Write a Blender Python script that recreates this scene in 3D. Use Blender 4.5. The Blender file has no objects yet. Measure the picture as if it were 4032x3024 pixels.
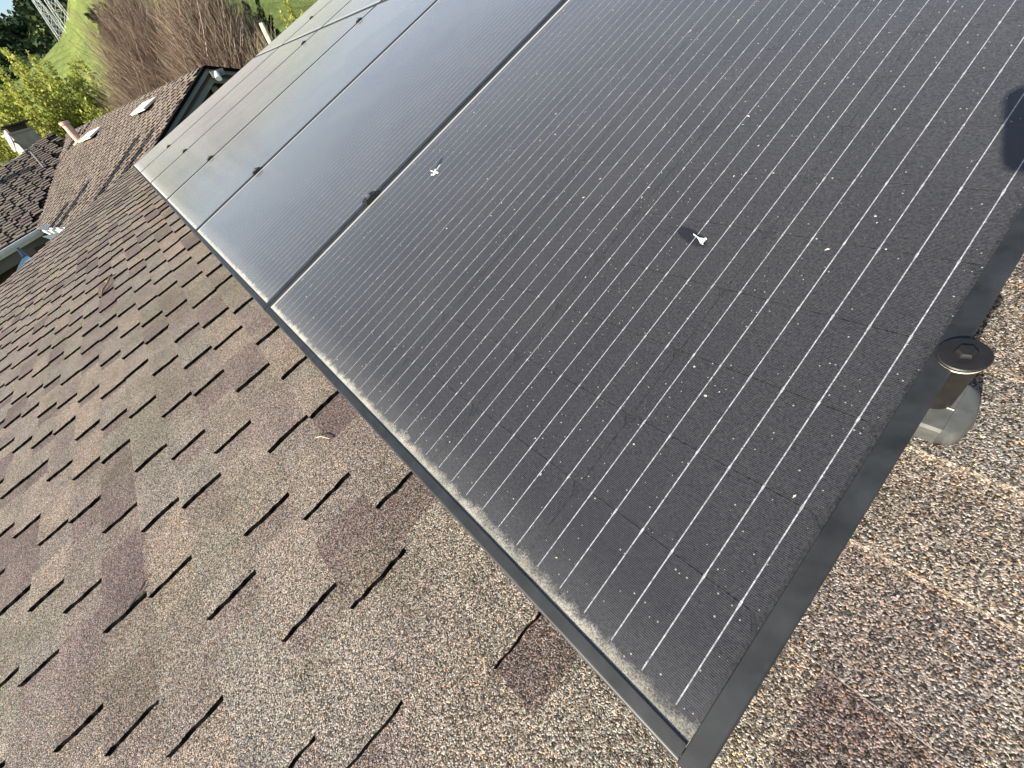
import bpy, math, random
import numpy as np
from mathutils import Matrix, Vector
R = math.radians
rng = np.random.default_rng(7)
random.seed(7)
scene = bpy.context.scene
COL = scene.collection

# ------------------------------------------------------------------ camera, sky, sun, exposure
FULL_W, FULL_H, FPX = 4032.0, 3024.0, 1623.15
CAM = Vector((0.00259, -0.04777, 0.37664))
CAMROWS = ((-0.64988769, 0.72813863, -0.21785342),      # image right
           (-0.40287330, -0.57308903, -0.71362601),     # image down
           (0.64446807, 0.37600944, -0.66579111))       # into the picture
PITCH = R(18)                                            # slope of roof and panels

cam_data = bpy.data.cameras.new('camera')
cam = bpy.data.objects.new('camera', cam_data)
COL.objects.link(cam)
cam_data.sensor_width = 36.0
cam_data.lens = 36.0 * FPX / FULL_W
cam_data.clip_start = 0.01
cam_data.clip_end = 9000
xr, yd, zf = (Vector(v) for v in CAMROWS)
cm = Matrix.Identity(4)
for i in range(3):
    cm[i][0], cm[i][1], cm[i][2], cm[i][3] = xr[i], -yd[i], -zf[i], CAM[i]
cam.matrix_world = cm
scene.camera = cam

SUN_TO = Vector((-0.05, -0.958, 0.282)).normalized()     # towards the sun
SUN_EL = math.asin(SUN_TO.z)
SUN_AZ = math.atan2(SUN_TO.x, SUN_TO.y)
world = bpy.data.worlds.new('World')
scene.world = world
world.use_nodes = True
wn = world.node_tree
sky = wn.nodes.new('ShaderNodeTexSky')
sky.sky_type = 'NISHITA'
sky.sun_disc = False
sky.sun_elevation = SUN_EL
sky.sun_rotation = SUN_AZ
sky.altitude = 150
sky.dust_density = 1.0
bg = wn.nodes['Background']
bg.inputs['Strength'].default_value = 0.095
wn.links.new(sky.outputs['Color'], bg.inputs['Color'])

sun_data = bpy.data.lights.new('sun', 'SUN')
sun_data.energy = 5.0
sun_data.angle = R(0.53)
sun_data.color = (1.0, 0.93, 0.82)
sun = bpy.data.objects.new('sun', sun_data)
COL.objects.link(sun)
sun.rotation_euler = SUN_TO.to_track_quat('Z', 'Y').to_euler()
sun.location = SUN_TO * 50

scene.view_settings.view_transform = 'Standard'
scene.view_settings.look = 'None'
scene.view_settings.gamma = 1.0
scene.view_settings.use_curve_mapping = False
scene.view_settings.exposure = 1.25
scene.render.engine = 'CYCLES'
scene.cycles.max_bounces = 8
scene.cycles.transparent_max_bounces = 12

# ------------------------------------------------------------------ helpers
def ray(px, py):
    d = xr * ((px - FULL_W / 2) / FPX) + yd * ((py - FULL_H / 2) / FPX) + zf
    return d.normalized()
def at(px, py, dist):
    return CAM + ray(px, py) * dist

def link(o, parent=None):
    COL.objects.link(o)
    if parent is not None:
        o.parent = parent
    return o

def mesh_obj(name, verts, faces, mats, parent=None, mi=None, smooth=False, loc=None):
    me = bpy.data.meshes.new(name)
    me.from_pydata([tuple(v) for v in verts], [], [tuple(f) for f in faces])
    for m in (mats if isinstance(mats, (list, tuple)) else [mats]):
        me.materials.append(m)
    if mi is not None:
        me.polygons.foreach_set('material_index', np.asarray(mi, dtype=np.int32))
    if smooth:
        me.polygons.foreach_set('use_smooth', np.ones(len(me.polygons), dtype=bool))
    me.update()
    o = bpy.data.objects.new(name, me)
    o.color = (0, 0, 0, 1)
    link(o, parent)
    if loc is not None:
        o.location = loc
    return o

def face_attr(o, name, vals):
    a = o.data.attributes.new(name, 'FLOAT', 'FACE')
    a.data.foreach_set('value', np.asarray(vals, dtype=np.float32))

def tag(o, label, cat, group=None):
    o['label'] = label
    o['category'] = cat
    if group:
        o['group'] = group
    return o
def empty(name, mw=None):
    o = bpy.data.objects.new(name, None)
    o.empty_display_size = 0.1
    COL.objects.link(o)
    if mw is not None:
        o.matrix_world = mw
    return o

class MB:
    """collects polygons, then becomes one mesh object"""
    def __init__(s):
        s.v, s.f, s.m, s.t = [], [], [], []
    def poly(s, pts, m=0, t=0.0):
        b = len(s.v)
        s.v += [tuple(p) for p in pts]
        s.f.append(tuple(range(b, b + len(pts))))
        s.m.append(m); s.t.append(t)
    def hexa(s, p, m=0, t=0.0):
        """p: 8 points, bottom ring 0-3 (counter-clockwise from above) and top ring 4-7"""
        b = len(s.v)
        s.v += [tuple(q) for q in p]
        for f in ((3, 2, 1, 0), (4, 5, 6, 7), (0, 1, 5, 4), (1, 2, 6, 5), (2, 3, 7, 6), (3, 0, 4, 7)):
            s.f.append(tuple(b + i for i in f)); s.m.append(m); s.t.append(t)
    def box(s, a, b, m=0, t=0.0):
        x0, y0, z0 = a; x1, y1, z1 = b
        s.hexa([(x0, y0, z0), (x1, y0, z0), (x1, y1, z0), (x0, y1, z0), (x0, y0, z1), (x1, y0, z1), (x1, y1, z1), (x0, y1, z1)], m, t)
    def beam(s, a, b, w, h, up=Vector((0, 0, 1)), m=0):
        a, b = Vector(a), Vector(b)
        d = (b - a).normalized()
        sx = d.cross(up)
        if sx.length < 1e-4:
            sx = d.cross(Vector((1, 0, 0)))
        sx.normalize(); sy = sx.cross(d).normalized()
        sx *= w / 2; sy *= h / 2
        s.hexa([a - sx - sy, a + sx - sy, b + sx - sy, b - sx - sy, a - sx + sy, a + sx + sy, b + sx + sy, b - sx + sy], m)
    def tube(s, pts, rad, n=8, m=0, cap=True):
        pts = [Vector(p) for p in pts]
        rings = []
        for i, p in enumerate(pts):
            d = (pts[min(i + 1, len(pts) - 1)] - pts[max(i - 1, 0)]).normalized()
            a = d.orthogonal().normalized(); c = d.cross(a)
            r = rad[i] if isinstance(rad, (list, tuple)) else rad
            b = len(s.v)
            for k in range(n):
                t = 2 * math.pi * k / n
                s.v.append(tuple(p + (a * math.cos(t) + c * math.sin(t)) * r))
            rings.append(b)
        # align rings roughly: consecutive orthogonals agree for gentle bends
        for r0, r1 in zip(rings, rings[1:]):
            for k in range(n):
                s.f.append((r0 + k, r0 + (k + 1) % n, r1 + (k + 1) % n, r1 + k)); s.m.append(m); s.t.append(0)
        if cap:
            s.f.append(tuple(rings[0] + k for k in reversed(range(n)))); s.m.append(m); s.t.append(0)
            s.f.append(tuple(rings[-1] + k for k in range(n))); s.m.append(m); s.t.append(0)
    def lathe(s, prof, c, ax, n=32, m=0):
        """prof: (radius, height) along the axis ax from c"""
        c, ax = Vector(c), Vector(ax).normalized()
        a = ax.orthogonal().normalized(); d = ax.cross(a)
        rings = []
        for r, h in prof:
            b = len(s.v)
            for k in range(n):
                t = 2 * math.pi * k / n
                s.v.append(tuple(c + ax * h + (a * math.cos(t) + d * math.sin(t)) * r))
            rings.append(b)
        for r0, r1 in zip(rings, rings[1:]):
            for k in range(n):
                s.f.append((r0 + k, r0 + (k + 1) % n, r1 + (k + 1) % n, r1 + k)); s.m.append(m); s.t.append(0)
        s.f.append(tuple(rings[0] + k for k in reversed(range(n)))); s.m.append(m); s.t.append(0)
        s.f.append(tuple(rings[-1] + k for k in range(n))); s.m.append(m); s.t.append(0)
    def build(s, name, mats, parent=None, smooth=False, tone=False):
        o = mesh_obj(name, s.v, s.f, mats, parent, s.m, smooth)
        if tone:
            face_attr(o, 'tone', s.t)
        return o

# ------------------------------------------------------------------ materials
class NT:
    def __init__(s, name):
        s.mat = bpy.data.materials.new(name)
        s.mat.use_nodes = True
        s.t = s.mat.node_tree
        s.bsdf = s.t.nodes['Principled BSDF']
        s.out = s.t.nodes['Material Output']
    def n(s, typ, **kw):
        nd = s.t.nodes.new('ShaderNode' + typ)
        for k, v in kw.items():
            if k.startswith('i_'):
                nd.inputs[k[2:].replace('_', ' ')].default_value = v
            else:
                setattr(nd, k, v)
        return nd
    def l(s, a, b):
        s.t.links.new(a, b)
    def val(s, x, sock):
        if isinstance(x, (int, float)):
            sock.default_value = x
        else:
            s.l(x, sock)
    def math(s, op, a, b=0.0, clamp=False):
        nd = s.n('Math', operation=op, use_clamp=clamp)
        s.val(a, nd.inputs[0]); s.val(b, nd.inputs[1])
        return nd.outputs[0]
    def ramp(s, fac, stops, interp='LINEAR'):
        nd = s.n('ValToRGB')
        cr = nd.color_ramp
        cr.interpolation = interp
        while len(cr.elements) < len(stops):
            cr.elements.new(0.5)
        for e, (p, c) in zip(cr.elements, stops):
            e.position = p
            e.color = (c[0], c[1], c[2], 1) if isinstance(c, (tuple, list)) else (c, c, c, 1)
        s.l(fac, nd.inputs[0])
        return nd.outputs[0]
    def mix(s, fac, a, b, blend='MIX'):
        nd = s.n('Mix', data_type='RGBA', blend_type=blend)
        s.val(fac, nd.inputs['Factor'])
        for x, sock in ((a, nd.inputs[6]), (b, nd.inputs[7])):
            if isinstance(x, (tuple, list)):
                sock.default_value = (x[0], x[1], x[2], 1)
            else:
                s.l(x, sock)
        return nd.outputs[2]
    def smooth(s, x, lo, hi):
        nd = s.n('MapRange', interpolation_type='SMOOTHSTEP')
        s.l(x, nd.inputs[0])
        nd.inputs[1].default_value = lo; nd.inputs[2].default_value = hi
        return nd.outputs[0]
    def noise(s, co, scale, detail=3.0, rough=0.55):
        nd = s.n('TexNoise')
        nd.inputs['Scale'].default_value = scale
        nd.inputs['Detail'].default_value = detail
        nd.inputs['Roughness'].default_value = rough
        if co is not None:
            s.l(co, nd.inputs['Vector'])
        return nd.outputs[0]

def simple(name, col, rough=0.6, metal=0.0, noise=None, bump=None, spec=None):
    t = NT(name)
    b = t.bsdf
    b.inputs['Roughness'].default_value = rough
    b.inputs['Metallic'].default_value = metal
    if spec is not None:
        b.inputs['Specular IOR Level'].default_value = spec
    if noise:
        sc, amt = noise
        g = t.n('NewGeometry')
        f = t.noise(g.outputs['Position'], sc, 4)
        c2 = tuple(c * (1 - amt) for c in col); c3 = tuple(min(1, c * (1 + amt)) for c in col)
        t.l(t.ramp(f, [(0.25, c2), (0.75, c3)]), b.inputs['Base Color'])
    else:
        b.inputs['Base Color'].default_value = (*col, 1)
    if bump:
        sc, st, dist = bump
        g = t.n('NewGeometry')
        bp = t.n('Bump')
        bp.inputs['Strength'].default_value = st; bp.inputs['Distance'].default_value = dist
        t.l(t.noise(g.outputs['Position'], sc, 3), bp.inputs['Height'])
        t.l(bp.outputs[0], b.inputs['Normal'])
    return t.mat

def shingle_material():
    t = NT('shingle_granules')
    g = t.n('NewGeometry')
    pos = g.outputs['Position']
    at_ = t.n('Attribute', attribute_name='tone')
    oi = t.n('ObjectInfo')
    sep = t.n('SeparateColor'); t.l(oi.outputs['Color'], sep.inputs[0])
    tone = t.math('ADD', at_.outputs['Fac'], sep.outputs[0])
    base = t.ramp(tone, [(0.0, (0.108, 0.086, 0.085)), (0.25, (0.154, 0.129, 0.122)), (0.5, (0.168, 0.156, 0.140)), (0.75, (0.194, 0.164, 0.139)), (1.0, (0.222, 0.195, 0.164))])
    # blotches, algae, weathering
    big = t.noise(pos, 3.2, 4)
    base = t.mix(t.smooth(big, 0.42, 0.72), base, t.mix(0.5, base, (0.13, 0.125, 0.09)))
    mid = t.noise(pos, 11.0, 3)
    base = t.mix(1.0, base, t.ramp(mid, [(0.25, 0.80), (0.75, 1.18)]), 'MULTIPLY')
    # granules: every grain has its own colour
    v = t.n('TexVoronoi', voronoi_dimensions='3D', feature='F1')
    v.inputs['Scale'].default_value = 760
    # grains lie a little stretched and crowded
    nz = t.n('TexNoise'); nz.inputs['Scale'].default_value = 280; nz.inputs['Detail'].default_value = 1
    t.l(pos, nz.inputs['Vector'])
    w = t.n('VectorMath', operation='SCALE'); t.l(nz.outputs['Color'], w.inputs[0]); w.inputs['Scale'].default_value = 0.0022
    w2 = t.n('VectorMath', operation='ADD'); t.l(pos, w2.inputs[0]); t.l(w.outputs[0], w2.inputs[1])
    t.l(w2.outputs[0], v.inputs['Vector'])
    sc = t.n('SeparateColor'); t.l(v.outputs['Color'], sc.inputs[0])
    grain = t.ramp(sc.outputs[0], [(0.0, 0.06), (0.22, 0.25), (0.45, 0.68), (0.7, 1.30), (0.88, 2.2), (1.0, 3.1)])
    hue = t.ramp(sc.outputs[1], [(0.0, (1.16, 0.90, 0.78)), (0.35, (1, 1, 1)), (0.75, (0.98, 1.0, 1.0)), (0.93, (1.05, 1.0, 0.92)), (0.97, (1.6, 1.05, 0.6))])
    base = t.mix(1.0, base, grain, 'MULTIPLY')
    base = t.mix(1.0, base, hue, 'MULTIPLY')
    t.l(base, t.bsdf.inputs['Base Color'])
    t.bsdf.inputs['Roughness'].default_value = 0.85
    t.bsdf.inputs['Specular IOR Level'].default_value = 0.25
    bp = t.n('Bump', invert=True)
    bp.inputs['Strength'].default_value = 0.8; bp.inputs['Distance'].default_value = 0.0013
    t.l(v.outputs['Distance'], bp.inputs['Height'])
    t.l(bp.outputs[0], t.bsdf.inputs['Normal'])
    return t.mat

M_SHINGLE = shingle_material()
M_ASPHALT = simple('asphalt_cut_edge', (0.0055, 0.005, 0.005), 0.95, noise=(300, 0.6), bump=(500, 0.8, 0.003), spec=0.1)
M_FRAME = simple('black_anodised_frame', (0.017, 0.0185, 0.020), 0.5, 0.0, noise=(38, 0.6), bump=(900, 0.12, 0.0004))
M_BACK = simple('black_backsheet', (0.006, 0.006, 0.008), 0.5)
M_RIBBON = simple('tinned_ribbon', (0.40, 0.40, 0.43), 0.5, 0.0, noise=(330, 0.7))
M_BLACKPL = simple('black_coated_metal', (0.0085, 0.0075, 0.007), 0.5, noise=(120, 0.4))
M_ALU = simple('dull_grey_aluminium', (0.085, 0.088, 0.085), 0.5, 0.2, noise=(90, 0.25))
M_CREAM = simple('glint_and_seam_cream', (0.62, 0.58, 0.48), 0.5)
M_BOLT = simple('steel_bolt', (0.35, 0.35, 0.35), 0.35, 0.9)

def cell_material():
    t = NT('silicon_cell')
    tc = t.n('TexCoord')
    g = t.n('NewGeometry')
    sep = t.n('SeparateXYZ'); t.l(tc.outputs['Object'], sep.inputs[0])
    y = sep.outputs[1]
    ph = t.math('FRACT', t.math('MULTIPLY', y, 1 / 0.00152))
    line = t.math('LESS_THAN', ph, 0.13)
    nz = t.noise(g.outputs['Position'], 9, 3)
    col = t.mix(nz, (0.0055, 0.0058, 0.010), (0.0085, 0.0085, 0.011))
    col = t.mix(t.math('MULTIPLY', line, 0.42), col, (0.24, 0.24, 0.27))
    t.l(col, t.bsdf.inputs['Base Color'])
    t.bsdf.inputs['Roughness'].default_value = 0.45
    t.bsdf.inputs['Specular IOR Level'].default_value = 0.2
    return t.mat
M_CELL = cell_material()

def glass_material():
    """thin dusty solar glass: clear sheet with Fresnel reflection, under a film of dust"""
    t = NT('dusty_solar_glass')
    tc = t.n('TexCoord')
    g = t.n('NewGeometry')
    pos = g.outputs['Position']
    sep = t.n('SeparateXYZ'); t.l(tc.outputs['Object'], sep.inputs[0])
    px, py = sep.outputs[0], sep.outputs[1]
    tr = t.n('BsdfTransparent')
    tr.inputs[0].default_value = (0.93, 0.93, 0.94, 1)
    gl = t.n('BsdfAnisotropic') if False else t.n('BsdfGlossy')
    gl.inputs['Roughness'].default_value = 0.13
    gl.inputs['Color'].default_value = (0.92, 0.94, 1.0, 1)
    # dust film: optical depth over the cosine of the viewing angle, as for any thin layer of grains
    dot = t.n('VectorMath', operation='DOT_PRODUCT')
    t.l(g.outputs['Incoming'], dot.inputs[0]); t.l(g.outputs['Normal'], dot.inputs[1])
    cosv = t.math('MAXIMUM', t.math('ABSOLUTE', dot.outputs['Value']), 0.03)
    fres = t.math('ADD', 0.022, t.math('MULTIPLY', 0.95, t.math('POWER', t.math('SUBTRACT', 1.0, cosv), 5.0)))
    m1 = t.n('MixShader')
    t.l(fres, m1.inputs[0]); t.l(tr.outputs[0], m1.inputs[1]); t.l(gl.outputs[0], m1.inputs[2])
    fine = t.noise(pos, 420, 2, 0.7)
    soft = t.noise(pos, 5.5, 5, 0.6)
    tau = t.math('MULTIPLY', t.ramp(fine, [(0.28, 0.25), (0.72, 1.6)]), t.ramp(soft, [(0.3, 0.86), (0.7, 1.14)]))
    tau = t.math('MULTIPLY', tau, 0.046)
    # rain-washed patches round the droppings
    sp_ = t.n('SeparateXYZ'); t.l(pos, sp_.inputs[0])
    uw = sp_.outputs[0]
    vw = t.math('ADD', t.math('MULTIPLY', sp_.outputs[1], math.cos(PITCH)), t.math('MULTIPLY', sp_.outputs[2], math.sin(PITCH)))
    def spot(cx, cy, rx, ry, rot):
        a = t.math('SUBTRACT', uw, cx); b = t.math('SUBTRACT', vw, cy)
        c, s_ = math.cos(rot), math.sin(rot)
        u = t.math('ADD', t.math('MULTIPLY', a, c / rx), t.math('MULTIPLY', b, s_ / rx))
        v = t.math('ADD', t.math('MULTIPLY', a, -s_ / ry), t.math('MULTIPLY', b, c / ry))
        d = t.math('ADD', t.math('MULTIPLY', u, u), t.math('MULTIPLY', v, v))
        return d
    # lower lip: washed-down silt with a ragged upper edge
    edge_n = t.noise(pos, 70, 4, 0.65)
    edge_f = t.noise(pos, 700, 2, 0.6)
    reach = t.math('ADD', py, t.math('MULTIPLY', t.math('SUBTRACT', edge_n, 0.5), -0.022))
    reach = t.math('ADD', reach, t.math('MULTIPLY', t.math('SUBTRACT', edge_f, 0.5), -0.012))
    silt = t.math('SUBTRACT', 1.0, t.smooth(reach, 0.0125, 0.0275))
    haze_band = t.math('SUBTRACT', 1.0, t.smooth(reach, 0.010, 0.080))
    tau = t.math('ADD', tau, t.math('MULTIPLY', haze_band, 0.05))
    tau = t.math('ADD', tau, t.math('MULTIPLY', t.math('MULTIPLY', silt, t.math('MULTIPLY', t.ramp(edge_f, [(0.3, 0.35), (0.6, 1.0)]), t.ramp(t.noise(pos, 14, 3), [(0.3, 0.25), (0.65, 1.0)]))), 1.2))
    # fine line of dirt along the side rails
    sd = t.math('MINIMUM', t.math('SUBTRACT', px, 0.0085), t.math('SUBTRACT', 1.0262, px))
    side = t.math('SUBTRACT', 1.0, t.smooth(t.math('ADD', sd, t.math('MULTIPLY', t.math('SUBTRACT', edge_f, 0.5), -0.004)), 0.0, 0.0030))
    tau = t.math('ADD', tau, t.math('MULTIPLY', side, 0.35))
    # dried splashes and specks of pollen
    for sc, thr, siz, seed, amt in ((30, 0.80, 0.034, 0.0, 2.2), (85, 0.62, 0.055, 3.1, 1.5), (210, 0.62, 0.10, 7.7, 0.7)):
        vv = t.n('TexVoronoi', voronoi_dimensions='3D', feature='F1')
        vv.inputs['Scale'].default_value = sc
        mp = t.n('Mapping'); mp.inputs['Location'].default_value = (seed, seed * 2, seed)
        wp = t.n('TexNoise'); wp.inputs['Scale'].default_value = sc * 6
        t.l(pos, wp.inputs['Vector'])
        ws = t.n('VectorMath', operation='SCALE'); t.l(wp.outputs['Color'], ws.inputs[0]); ws.inputs['Scale'].default_value = 0.09 / sc
        wa = t.n('VectorMath', operation='ADD'); t.l(pos, wa.inputs[0]); t.l(ws.outputs[0], wa.inputs[1])
        t.l(wa.outputs[0], mp.inputs['Vector']); t.l(mp.outputs[0], vv.inputs['Vector'])
        s3 = t.n('SeparateColor'); t.l(vv.outputs['Color'], s3.inputs[0])
        pick = t.math('GREATER_THAN', s3.outputs[0], thr)
        rad = t.math('MULTIPLY', s3.outputs[1], siz * 1.6)
        hit_ = t.math('LESS_THAN', vv.outputs['Distance'], rad)
        tau = t.math('ADD', tau, t.math('MULTIPLY', t.math('MULTIPLY', pick, hit_), amt))
    for args in ((0.253, 0.416, 0.027, 0.009, 0.42), (0.905, 0.490, 0.020, 0.006, 1.1)):
        clean = t.smooth(spot(*args), 0.55, 1.25)
        tau = t.math('MULTIPLY', tau, t.math('ADD', t.math('MULTIPLY', clean, 0.93), 0.07))
    cover = t.math('SUBTRACT', 1.0, t.math('POWER', math.e, t.math('MULTIPLY', t.math('DIVIDE', tau, cosv), -1.0)))
    df = t.n('BsdfDiffuse')
    t.l(t.mix(silt, (0.43, 0.425, 0.41), (0.50, 0.47, 0.39)), df.inputs['Color'])
    m2 = t.n('MixShader')
    t.l(cover, m2.inputs[0]); t.l(m1.outputs[0], m2.inputs[1]); t.l(df.outputs[0], m2.inputs[2])
    t.l(m2.outputs[0], t.out.inputs['Surface'])
    return t.mat
M_GLASS = glass_material()

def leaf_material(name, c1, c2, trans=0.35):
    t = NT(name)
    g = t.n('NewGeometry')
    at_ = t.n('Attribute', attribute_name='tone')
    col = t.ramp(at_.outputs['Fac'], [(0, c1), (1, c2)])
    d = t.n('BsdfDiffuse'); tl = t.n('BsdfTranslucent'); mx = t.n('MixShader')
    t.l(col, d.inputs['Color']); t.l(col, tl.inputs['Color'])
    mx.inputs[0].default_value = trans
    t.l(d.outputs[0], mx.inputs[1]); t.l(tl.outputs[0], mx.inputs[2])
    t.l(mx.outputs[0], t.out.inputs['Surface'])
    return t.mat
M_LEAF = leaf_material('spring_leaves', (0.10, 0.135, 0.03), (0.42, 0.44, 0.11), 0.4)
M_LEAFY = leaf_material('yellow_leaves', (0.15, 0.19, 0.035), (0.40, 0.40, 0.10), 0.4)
M_WOOD = leaf_material('dark_wood_leaves', (0.012, 0.028, 0.022), (0.065, 0.085, 0.035), 0.1)
M_TWIG = leaf_material('bare_twigs', (0.11, 0.072, 0.06), (0.50, 0.40, 0.30), 0.0)
M_REED = leaf_material('dry_reeds', (0.24, 0.19, 0.12), (0.48, 0.41, 0.28), 0.1)
M_BARK = simple('grey_bark', (0.10, 0.085, 0.065), 0.9, noise=(6, 0.4))

def grass_material():
    t = NT('hill_grass')
    g = t.n('NewGeometry')
    pos = g.outputs['Position']
    a = t.noise(pos, 0.035, 6, 0.6)
    b = t.noise(pos, 0.5, 5, 0.65)
    col = t.ramp(a, [(0.3, (0.085, 0.115, 0.035)), (0.55, (0.15, 0.185, 0.05)), (0.75, (0.20, 0.215, 0.075))])
    col = t.mix(1.0, col, t.ramp(b, [(0.25, 0.72), (0.75, 1.25)]), 'MULTIPLY')
    t.l(col, t.bsdf.inputs['Base Color'])
    t.bsdf.inputs['Roughness'].default_value = 0.95
    t.bsdf.inputs['Specular IOR Level'].default_value = 0.1
    bp = t.n('Bump'); bp.inputs['Strength'].default_value = 0.8; bp.inputs['Distance'].default_value = 0.5
    t.l(b, bp.inputs['Height']); t.l(bp.outputs[0], t.bsdf.inputs['Normal'])
    return t.mat
M_GRASS = grass_material()

# ------------------------------------------------------------------ ground: one sheet with the near green hill and the wooded hill behind
def lerp(a, b, t): return a + (b - a) * t
def sm(t):
    t = np.clip(t, 0, 1); return t * t * (3 - 2 * t)
R_NEAR, R_FAR = 150.0, 520.0
def height(x, y):
    x = np.asarray(x, float); y = np.asarray(y, float)
    r = np.hypot(x, y); az = np.degrees(np.arctan2(y, x))
    z0 = -3.9 + 0.30 * np.log1p(np.exp((y - 2.0) * 0.8)) / 0.8 * sm((x + 5) / 12) * sm((60 - r) / 40)
    front = sm((75 - np.abs(az)) / 30)
    elc = np.interp(az, [-60, -12, -3, 0, 1, 2, 3.3, 5, 8, 12, 20, 40, 75], [1.5, 2.2, 3.9, 4.9, 5.35, 5.75, 6.8, 8.6, 10.3, 11.4, 12.2, 11, 5])
    zc = R_NEAR * np.tan(np.radians(elc)) + 0.38
    elf = np.interp(az, [-60, -12, -5, -1, 0, 1.5, 5, 15, 40, 75], [4, 6.3, 6.9, 6.2, 6.1, 7.4, 8.6, 9.4, 8, 4])
    zf_ = R_FAR * np.tan(np.radians(elf)) + 0.38
    t = np.clip((r - 26) / (R_NEAR - 26), 0, 1)
    zn = lerp(z0, zc, np.power(t, 1.15))
    zv = lerp(zc, np.minimum(zc * 0.55, zf_ * 0.4), sm((r - R_NEAR) / 75))
    zfar = lerp(np.minimum(zc * 0.55, zf_ * 0.4), zf_, sm((r - 225) / (R_FAR - 225)))
    zb = lerp(zf_, 15, sm((r - R_FAR) / 1500))
    z = np.where(r < R_NEAR, zn, np.where(r < 225, zv, np.where(r < R_FAR, zfar, zb)))
    und = np.sin(x * .031 + 1.3) * np.cos(y * .042) * 1.0 + np.sin(x * .09 + y * .07) * .35
    z = z + und * sm((r - 40) / 80) * 0.8
    terr = np.sin(z * 5.2 + np.sin(x * .06 + y * .11) * 2.2) * 0.11        # cattle terraces on the slope
    z = z + terr * sm((r - 35) / 30) * (r < R_NEAR)
    return lerp(-3.9, z, front) if front.ndim == 0 else (-3.9 + (z + 3.9) * front)

def terrain():
    rs = np.concatenate([np.linspace(0, 30, 16), np.linspace(31, R_NEAR, 190), np.linspace(R_NEAR + 3, 230, 24), np.linspace(240, 640, 50), np.geomspace(680, 6000, 16)])
    az = np.concatenate([np.linspace(-180, -40, 30)[:-1], np.linspace(-40, -8, 40)[:-1], np.linspace(-8, 26, 170)[:-1], np.linspace(26, 60, 40)[:-1], np.linspace(60, 180, 26)])
    A, Rr = np.meshgrid(np.radians(az), rs)
    X, Y = Rr * np.cos(A), Rr * np.sin(A)
    Z = height(X, Y)
    n, m = X.shape
    v = np.stack([X, Y, Z], -1).reshape(-1, 3)
    i = np.arange(n - 1)[:, None] * m + np.arange(m - 1)[None]
    f = np.stack([i, i + m, i + m + 1, i + 1], -1).reshape(-1, 4)
    o = mesh_obj('ground', v.tolist(), f.tolist(), M_GRASS, smooth=True)
    o['kind'] = 'structure'
    return o
terrain()
def ground_z(x, y): return float(height(np.array(x), np.array(y)))

# ------------------------------------------------------------------ shingle courses (used by both houses)
EXPO = 0.1028
STEPS = (0.19, 0.225, 0.28, 0.29)
PERIOD = sum(STEPS)
STARTS = {2: 0.365, 1: 0.240, 0: 0.865, 3: 0.745}         # by course number modulo 4
def course_edges(c, u0, u1, shift=0.0, rnd=random):
    s = STARTS[c % 4] + shift
    k0 = math.floor((u0 - s) / PERIOD) - 1
    out = []
    u = s + k0 * PERIOD
    while u < u1:
        for st in STEPS:
            out.append(u); u += st
    return [e + rnd.uniform(-.007, .007) for e in out]

H_LO, H_HI, THICK = 0.0100, 0.0, 0.0082
def tooth_mesh(w, seed):
    """one shingle tab: granule top, ragged black asphalt sides; local origin at its lower corner on the deck"""
    r = random.Random(seed)
    n = 10
    vs, fs, mi = [], [], []
    L = EXPO + 0.004
    bow = r.uniform(-.003, .003)
    for i in range(n + 1):
        f = i / n
        hb = H_LO + (H_HI - H_LO) * f * L / EXPO
        y = f * L
        j0, j1 = r.uniform(-.0017, .0017) + bow * math.sin(f * 3.1), r.uniform(-.0017, .0017)
        hb0 = hb - 0.0006
        ht = hb + THICK + (0.0008 * math.sin(f * 3 + seed) if 0 < i < n else 0)
        vs += [(j0, y, hb0), (j0 + .0003, y, ht), (w + j1, y, ht), (w + j1, y, hb0)]
    for i in range(n):
        a, b = 4 * i, 4 * i + 4
        fs.append((a + 1, a + 2, b + 2, b + 1)); mi.append(0)
        fs.append((a, a + 1, b + 1, b)); mi.append(1)
        fs.append((a + 2, a + 3, b + 3, b + 2)); mi.append(1)
    fs.append((0, 3, 2, 1)); mi.append(0)
    me = bpy.data.meshes.new('shingle')
    me.from_pydata(vs, [], fs)
    me.materials.append(M_SHINGLE); me.materials.append(M_ASPHALT)
    me.polygons.foreach_set('material_index', np.asarray(mi, dtype=np.int32))
    me.update()
    return me
WIDTHS = (0.085, 0.10, 0.115, 0.13, 0.145, 0.16, 0.175, 0.19, 0.205, 0.22)
TEETH = {(i, k): tooth_mesh(w, i * 10 + k) for i, w in enumerate(WIDTHS) for k in range(3)}
TONES = (0.02, 0.12, 0.3, 0.35, 0.45, 0.5, 0.55, 0.62, 0.75, 0.85)

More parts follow.
